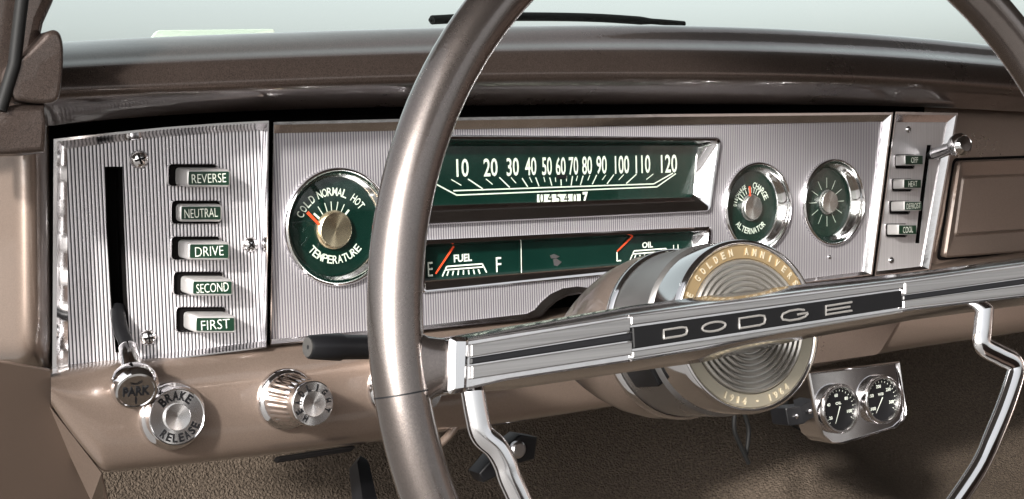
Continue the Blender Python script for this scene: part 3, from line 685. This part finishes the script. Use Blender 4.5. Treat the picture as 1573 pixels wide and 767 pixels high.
letter([LP(1038, 511, 18, 6.5, DD)]); letter([LP(1097, 502, 18, 7, OO)]); letter([LP(1156, 494, 20, 7.5, DD)]); letter([LP(1221, 484, 20, 7.5, GG)]); letter([LP(1289, 474, 20, 6.5, E1), LP(1289, 474, 20, 6.5, E2)])
mb.build('lettering', LETM, plq)
# bronze sockets joining rim and spoke
for s in (0, 1):
    if s == 0: L0 = [(640, 628), (645, 505)]; L1 = [(662, 614), (664, 514)]; L2 = [(688, 608), (690, 517)]
    P = []
    def sock(cx, hw, hh, th):
        return [(cx, hh * math.sin(t) + cx * 0 + hw, th * math.cos(t)) for t in [2 * PI * i / 32 for i in range(32)]]
if True:
    a_ = [onp(WH, *p) for p in ((628, 640), (633, 495))]; b1 = [onp(WH, *p) for p in ((655, 615), (655, 515))]; b2 = [onp(WH, *p) for p in ((672, 607), (672, 518))]; b3 = [onp(WH, *p) for p in ((692, 606), (692, 519))]
    loops = []
    for (lo_, hi_), th in ((a_, .0105), (b1, .0108), (b2, .0112), (b3, .0115)):
        cx = (lo_[0] + hi_[0]) / 2; cy = (lo_[1] + hi_[1]) / 2; hh = (hi_[1] - lo_[1]) / 2
        loops.append([(cx, cy + hh * math.copysign(abs(math.sin(t)) ** .6, math.sin(t)), th * math.copysign(abs(math.cos(t)) ** .6, math.cos(t)) - .002) for t in [2 * PI * i / 40 for i in range(40)]])
    v, f = loft(loops, True, True, True)
    MB().add(v, f).build('spoke_socket', RIMP, sw, ang=60)
    MB().add([(-p[0], p[1], p[2]) for p in v], [tuple(reversed(x)) for x in f]).build('spoke_socket', RIMP, sw, ang=60)
# chrome end cap of the spoke
c4 = quad(WH, [(686, 518), (716, 518), (712, 603), (684, 607)], .008)
MB().add(*slab(c4, .002, -.010, .0125, .002)).build('spoke_end_cap', CHROME, sw, ang=30)
# horn ring
hh = -.004
HR = [(726, 600), (733, 640), (741, 668), (762, 688), (776, 712), (788, 745), (830, 820), (930, 905), (1080, 950), (1250, 930), (1400, 850), (1492, 737), (1530, 660), (1556, 590), (1560, 560), (1535, 545), (1510, 530), (1510, 505), (1513, 470)]
hp_ = [(*onp(WH, x, y, hh), hh) for x, y in HR]
sp = smoothpath(hp_, 6); rd = [.0046 + .0012 * math.exp(-((i - 2) / 12) ** 2) for i in range(len(sp))]
rd = [.0053 if i < 70 else .0056 for i in range(len(sp))]
MB().add(*tube(sp, rd, 20, flat=.55, up=(0, 0, 1))).build('horn_ring', CHROME, sw)
# hub cap (horn button)
CAPZ = -.045
cu, cv = onp(WH, 1149, 501, CAPZ); CR = .0430
hb = MB().add(*lathe([(CR * .99, -.021), (CR * 1.0, -.002), (CR * .985, .0012), (CR * .96, .002), (CR * .93, .0012), (CR * .92, -.001)], 96, False, False)).build('horn_button', CHROME, sw, Matrix.Translation((cu, cv, CAPZ)), ang=50)
# split ring: gold above, pale below
def half(a0, a1, m, nm):
    L = []
    for i in range(49):
        a = a0 + (a1 - a0) * i / 48
        L.append([(CR * q * math.cos(a), CR * q * math.sin(a), z) for q, z in ((.93, -.0005), (.92, .0004), (.78, .0002), (.77, -.001))])
    v, f = loft(L, False); MB().add(v, [tuple(reversed(x)) for x in f]).build(nm, m, hb, ang=50)
half(D(-8), D(188), GOLD, 'gold_band'); half(D(188), D(352), PALE, 'pale_band')
prof = [(CR * .79, -.0015)]
for i in range(11):
    r0 = CR * (.77 - i * .066)
    prof += [(r0, -.0006), (r0 - CR * .010, .0012), (r0 - CR * .030, .0020), (r0 - CR * .048, .0012), (r0 - CR * .056, -.0006)]
prof.append((.0002, .0))
MB().add(*lathe(prof, 96)).build('ribbed_disc', mat('ribbed_disc_grey', (.46, .44, .41), .85, .3), hb, ang=25)
mb = MB(); arctext(mb, 'DODGE GOLDEN ANNIVERSARY', 0, 0, CR * .855, D(182), D(8), .0021, .0036, .0007, bold=.03, ext=.05)
arctext(mb, '1914   1964', 0, 0, CR * .855, D(240), D(300), .0020, .0034, .0007, True, bold=.03, ext=.05)
mb.add(*lathe([(.0006, .0004), (.0006, .0009), (.0001, .0009)], 10), Matrix.Translation((0, -CR * .855, 0)))
mb.build('lettering', mat('raised_cream', (.46, .40, .29), .4, .4), hb)

# ================================================================== STEERING COLUMN
cf = WH @ Matrix.Translation((cu, cv, CAPZ))
colm = empty('steering_column', cf, 'bronze steering column running from the horn button into the dashboard', 'steering column')
MB().add(*lathe([(.030, -.060), (.0435, -.058), (.0440, -.024), (.0425, -.022), (.040, -.0205), (.030, -.020)], 80)).build('turn_collar', COLLAR, colm, ang=35)
MB().add(*lathe([(.0445, -.0640), (.0452, -.0625), (.0452, -.0590), (.0440, -.0575)], 80, False, False)).build('chrome_ring', CHROME, colm)
cvw = [(.0440, -.060), (.0445, -.080), (.0420, -.098), (.0370, -.117), (.0320, -.132), (.0265, -.147), (.0215, -.158), (.0180, -.170), (.0170, -.19), (.0170, -.50)]
MB().add(*lathe(list(reversed(cvw)), 72)).build('column_jacket', COLP, colm, ang=60)
# black notch on the underside
mb = MB(); a0 = D(205)
mb.add(*slab([(-.012, -.006), (.012, -.006), (.010, .006), (-.012, .006)], .002, .0, .004), Matrix.Rotation(a0, 4, 'Z') @ Matrix.Translation((.0425, 0, -.036)) @ Matrix.Rotation(PI / 2, 4, 'Y'))
mb.build('release_tab', BLACK, colm)
# turn signal lever
tsl = empty('turn_signal_lever', Matrix.Translation(CAM + pray(520, 533) * .63), 'black tapered turn signal lever poking out left of the wheel rim', 'lever')
Mi = tsl.matrix_world.inverted()
def atD(px, py, d): return CAM + pray(px, py) * d
P = [atD(473, 533.5, .620), atD(476, 533.5, .6206), atD(500, 533.3, .626), atD(521, 533.2, .631), atD(526, 533.2, .632), atD(580, 533.6, .645), atD(760, 540, .70), atD(1000, 530, .775)]
k = 1 / 2950
MB().add(*tube([Mi @ p for p in P], [.0048, .0054, .0060, .0064, .0058, .0056, .0050, .0045], 32)).build('grip', BLACK, tsl, ang=35)
d = (P[0] - P[1]).normalized()
KM = Mi @ (Matrix.Translation(P[0]) @ d.to_track_quat('Z', 'Y').to_matrix().to_4x4())
MB().add(*lathe([(.0044, -.001), (.0044, .0004), (.0038, .0006), (.0001, -.0002)], 32)).build('end_disc', DULL, tsl, KM)

# ================================================================== TWIN GAUGE POD
POD = frame(atY(1313, 620, -.03), (1, -.10, .02), (0, .10, 1))
pod = empty('twin_gauge_pod', POD, 'chrome bracket with two small black gauges hung below the dashboard', 'gauge pod')
ol = [(1241, 574), (1378, 557), (1384, 600), (1389, 630), (1386, 645), (1374, 656), (1330, 670), (1292, 681), (1276, 680), (1262, 668), (1254, 645), (1248, 610)]
q = pts(POD, ol, .0)
v, f = plate([list(reversed(q))], -.002, .0, .0006); MB().add(v, f).build('face_plate', CHROME, pod, ang=30)
cq = (sum(p[0] for p in q) / 12, sum(p[1] for p in q) / 12)
def sc2(k, z): return [(cq[0] + (p[0] - cq[0]) * k, cq[1] + (p[1] - cq[1]) * k, z) for p in q]
v, f = loft([sc2(1.0, -.03), sc2(1.025, -.002), sc2(1.03, .002), sc2(1.0, .0035), sc2(.975, .002), sc2(.965, 0)], True, False, False)
MB().add(v, f).build('rolled_edge', CHROME, pod, ang=60)
for cxp, cyp, sr, txt, nd in ((1289, 628, .0242, ('20', '40', '60', '80', '100'), 245), (1354, 614, .0242, ('100', '150', '200', '250', '300'), 235)):
    u, v_ = onp(POD, cxp, cyp, .004)
    gg = MB().add(*lathe([(sr * .98, -.02), (sr, .003), (sr * .99, .0065), (sr * .93, .0085), (sr * .86, .0085), (sr * .83, .007), (sr * .80, .0045), (sr * .80, .003)], 64, True, False)).build('bezel', CHROME2, pod, Matrix.Translation((u, v_, 0)), ang=50)
    MB().add(*lathe([(sr * .84, .002), (sr * .84, .0035)], 48)).build('dial', BLACK, gg)
    mb = MB()
    for i, s_ in enumerate(txt):
        a = D(215 - i * 58) ; text(mb, s_, sr * .55 * math.cos(a), sr * .55 * math.sin(a), sr * .085 * len(s_), sr * .13, .0038, 0, .02)
    for i in range(21):
        a = D(225 - i * 13); bar2(mb, (sr * .69 * math.cos(a), sr * .69 * math.sin(a)), (sr * .76 * math.cos(a), sr * .76 * math.sin(a)), sr * .02, .0038)
    a = D(nd); bar2(mb, (-.1 * sr * math.cos(a), -.1 * sr * math.sin(a)), (sr * .62 * math.cos(a), sr * .62 * math.sin(a)), sr * .05, .0045, sr * .015)
    text(mb, 'OIL' if sr and cxp < 1300 else 'WATER', 0, sr * .22, sr * .3, sr * .11, .0038)
    mb.build('lettering', WHITE, gg)
mb = MB(); c4 = quad(POD, [(1207, 627), (1252, 622), (1254, 648), (1212, 655)], -.02); mb.add(*slab(c4, .002, -.045, -.02))
mb.build('mounting_block', BLACK, pod)
for (x, y) in ((1222, 640), (1240, 636)):
    u, v_ = onp(POD, x, y, -.02); MB().add(*lathe([(.0022, -.02), (.0022, -.018), (.0001, -.0175)], 16)).build('bolt', CHROME, pod, Matrix.Translation((u, v_, 0)))
# wires
for i, L in enumerate(([(1130, 625), (1128, 660), (1140, 690), (1150, 712)], [(1140, 628), (1150, 660), (1146, 700)], [(1205, 560), (1195, 600), (1215, 632)], [(1240, 575), (1212, 590), (1208, 630)], [(1190, 610), (1198, 640), (1232, 662)])):
    p = smoothpath([atY(x, y, .02 + .01 * i) for x, y in L], 8)
    o = MB().add(*tube(p, .0022 if i != 4 else .0012, 10)).build('wire', RUBBER)
    tag(o, ['black cable dangling lowest under the steering column', 'black cable curving beside the lowest cable under the column', 'black wire running behind the horn button edge', 'black wire looping onto the gauge pod corner', 'thin black wire drooping beneath the gauge pod mounting block'][i], 'wire')

# ================================================================== UNDER DASH, PEDALS
rod = MB().add(*tube(smoothpath([atY(x, y, .0) for x, y in ((706, 590), (711, 620), (706, 645), (690, 668), (668, 690))], 6), .0034, 16)).build('brake_rod', TAN)
tag(rod, 'thin tan curved rod hanging just right of the wheel rim', 'rod')
br = empty('pedal_bracket', Matrix.Translation(atY(770, 690, .08)), 'black pedal bracket with round bolt under the dashboard', 'bracket')
Mi = br.matrix_world.inverted()
BF = frame(atY(770, 690, .08), (1, 0, 0), (0, 0, 1))
q = pts(BF, [(800, 668), (826, 672), (822, 706), (800, 712), (776, 714), (762, 734), (744, 742), (736, 728), (760, 700)])
v, f = plate([list(reversed(q))], -.02, 0, .002); MB().add(v, f, Mi @ BF).build('plate', BLACK, br)
u, v_ = onp(BF, 793, 690, 0); MB().add(*lathe([(.008, 0), (.008, .004), (.006, .006), (.0001, .006)], 24), Mi @ BF @ Matrix.Translation((u, v_, 0))).build('bolt', SATIN, br)
pd = MB().add(*tube([atY(556, 706, .10), atY(552, 718, .095), atY(562, 780, .07)], [.005, .009, .011], 4)).build('parking_brake_pedal', BLACK); tag(pd, 'black pedal arm under the dashboard left of the wheel rim', 'pedal')
mb = MB(); c4 = quad(BF, [(535, 712), (566, 710), (572, 775), (545, 775)], .01); 
# ================================================================== PILLARS, WINDSCREEN, WIPER
PF = frame(atY(60, 120, -.10), (1, 0, 0), (0, 0, 1))
pl = empty('windscreen_pillar', PF, 'dark bronze windscreen pillar with rounded trim lobe at the pad end', 'pillar')
q = pts(PF, [(-60, -60), (110, -60), (93, 0), (78, 33), (66, 90), (60, 160), (68, 236), (40, 240), (-60, 245)])
v, f = plate([list(reversed(q))], -.06, -.01, .008); MB().add(v, f).build('post', BRONZE, pl, ang=60)
q = [(p[0], p[1]) for p in smoothpath([(*a_, 0) for a_ in pts(PF, [(40, 80), (58, 62), (70, 50), (82, 47), (91, 55), (95, 76), (94, 110), (91, 138), (86, 154), (70, 160), (40, 158), (15, 150), (10, 110), (40, 80)])], 6)][:-1]
v, f = plate([list(reversed(q))], -.05, .006, .003); MB().add(v, f).build('trim_lobe', BRONZE, pl, ang=60)
q = pts(PF, [(-60, 165), (68, 160), (72, 190), (68, 235), (20, 238), (-60, 240)])
v, f = plate([list(reversed(q))], -.03, .004, .004); MB().add(v, f).build('lower_cover', BRONZE, pl, ang=60)
MB().add(*tube([(*onp(PF, x, y, .004), .004) for x, y in ((40, -50), (30, 31), (22, 100), (0, 170))], .004, 12)).build('weather_strip', RUBBER, pl)
gm = bpy.data.materials.new('green_glass'); gm.use_nodes = True; t = gm.node_tree; t.nodes.clear()
ou = t.nodes.new('ShaderNodeOutputMaterial'); tr = t.nodes.new('ShaderNodeBsdfTransparent'); tr.inputs[0].default_value = (.955, 1, .985, 1)
gs = t.nodes.new('ShaderNodeBsdfGlossy'); gs.inputs['Roughness'].default_value = .02; mxs = t.nodes.new('ShaderNodeMixShader'); mxs.inputs[0].default_value = .06
t.links.new(tr.outputs[0], mxs.inputs[1]); t.links.new(gs.outputs[0], mxs.inputs[2]); t.links.new(mxs.outputs[0], ou.inputs[0])
gv = []; gf = []
for j in range(5):
    for i in range(21):
        s = i / 20 * 2 - 1; gv.append((.7 + s * 1.0, .55 - .16 * s * s - j * .07, .17 + j * .1))
for j in range(4):
    for i in range(20): a = j * 21 + i; gf.append((a, a + 1, a + 22, a + 21))
ws = MB().add(gv, gf).build('windscreen', gm); md = ws.modifiers.new('t', 'SOLIDIFY'); md.thickness = .005
tag(ws, 'pale green windscreen glass above the dashboard', 'windscreen')
wp = MB().add(*tube(smoothpath([atY(x, y, .5) for x, y in ((660, 31), (680, 30), (760, 26), (900, 27), (1000, 33), (1050, 37))], 5), [.003] * 2 + [.007] * 18 + [.005] * 6, 12, flat=.8)).build('windscreen_wiper', RUBBER)
tag(wp, 'black wiper blade lying along the windscreen base', 'wiper')
pp = MB().add(*slab(quad(frame((0, .45, 0), (1, 0, 0), (0, 0, 1)), [(240, 47), (420, 45), (420, 60), (228, 62)]), .004, 0, .004), frame((0, .45, 0), (1, 0, 0), (0, 0, 1))).build('windscreen_strip', mat('pale_strip', (.45, .47, .42), 0, .7))  # thin pale strip low across the windscreen
tag(pp, 'pale strip low across the windscreen', 'strip')
# unseen roof lining, seat and door, added to shape reflections and cut fill light
o = MB().add(*slab([(-.35, -1.45), (1.7, -1.45), (1.7, .15), (-.35, .15)], .15, .62, .66)).build('unseen_roof_lining', LINER); o['kind'] = 'structure'
seat = empty('unseen_bench_seat', Matrix.Translation((.7, -1.2, -.3)), 'unseen brown vinyl bench seat, added for reflections', 'seat')
MB().add(*slab([(-.55, -.35), (.85, -.35), (.85, .3), (-.55, .3)], .06, -.15, .02, .04)).build('cushion', VINYL, seat)

back = MB().add(*slab([(-.55, -.02), (.85, -.02), (.85, .42), (-.55, .42)], .06, 0, .16, .05)).build('backrest', VINYL, seat, frame((0, -.35, 0), (1, 0, 0), (0, 0, 1)))
pdoor = MB().add(*slab([(-1.6, -.6), (.45, -.6), (.45, .62), (-1.6, .62)], .1, 0, .06, .01)).build('unseen_passenger_door', VINYL, None, frame((1.66, 0, 0), (0, 1, 0), (0, 0, 1)))  # full height with no window, to keep reflections and bounce dark
tag(pdoor, 'unseen windowless passenger door panel, added to darken reflections', 'door')
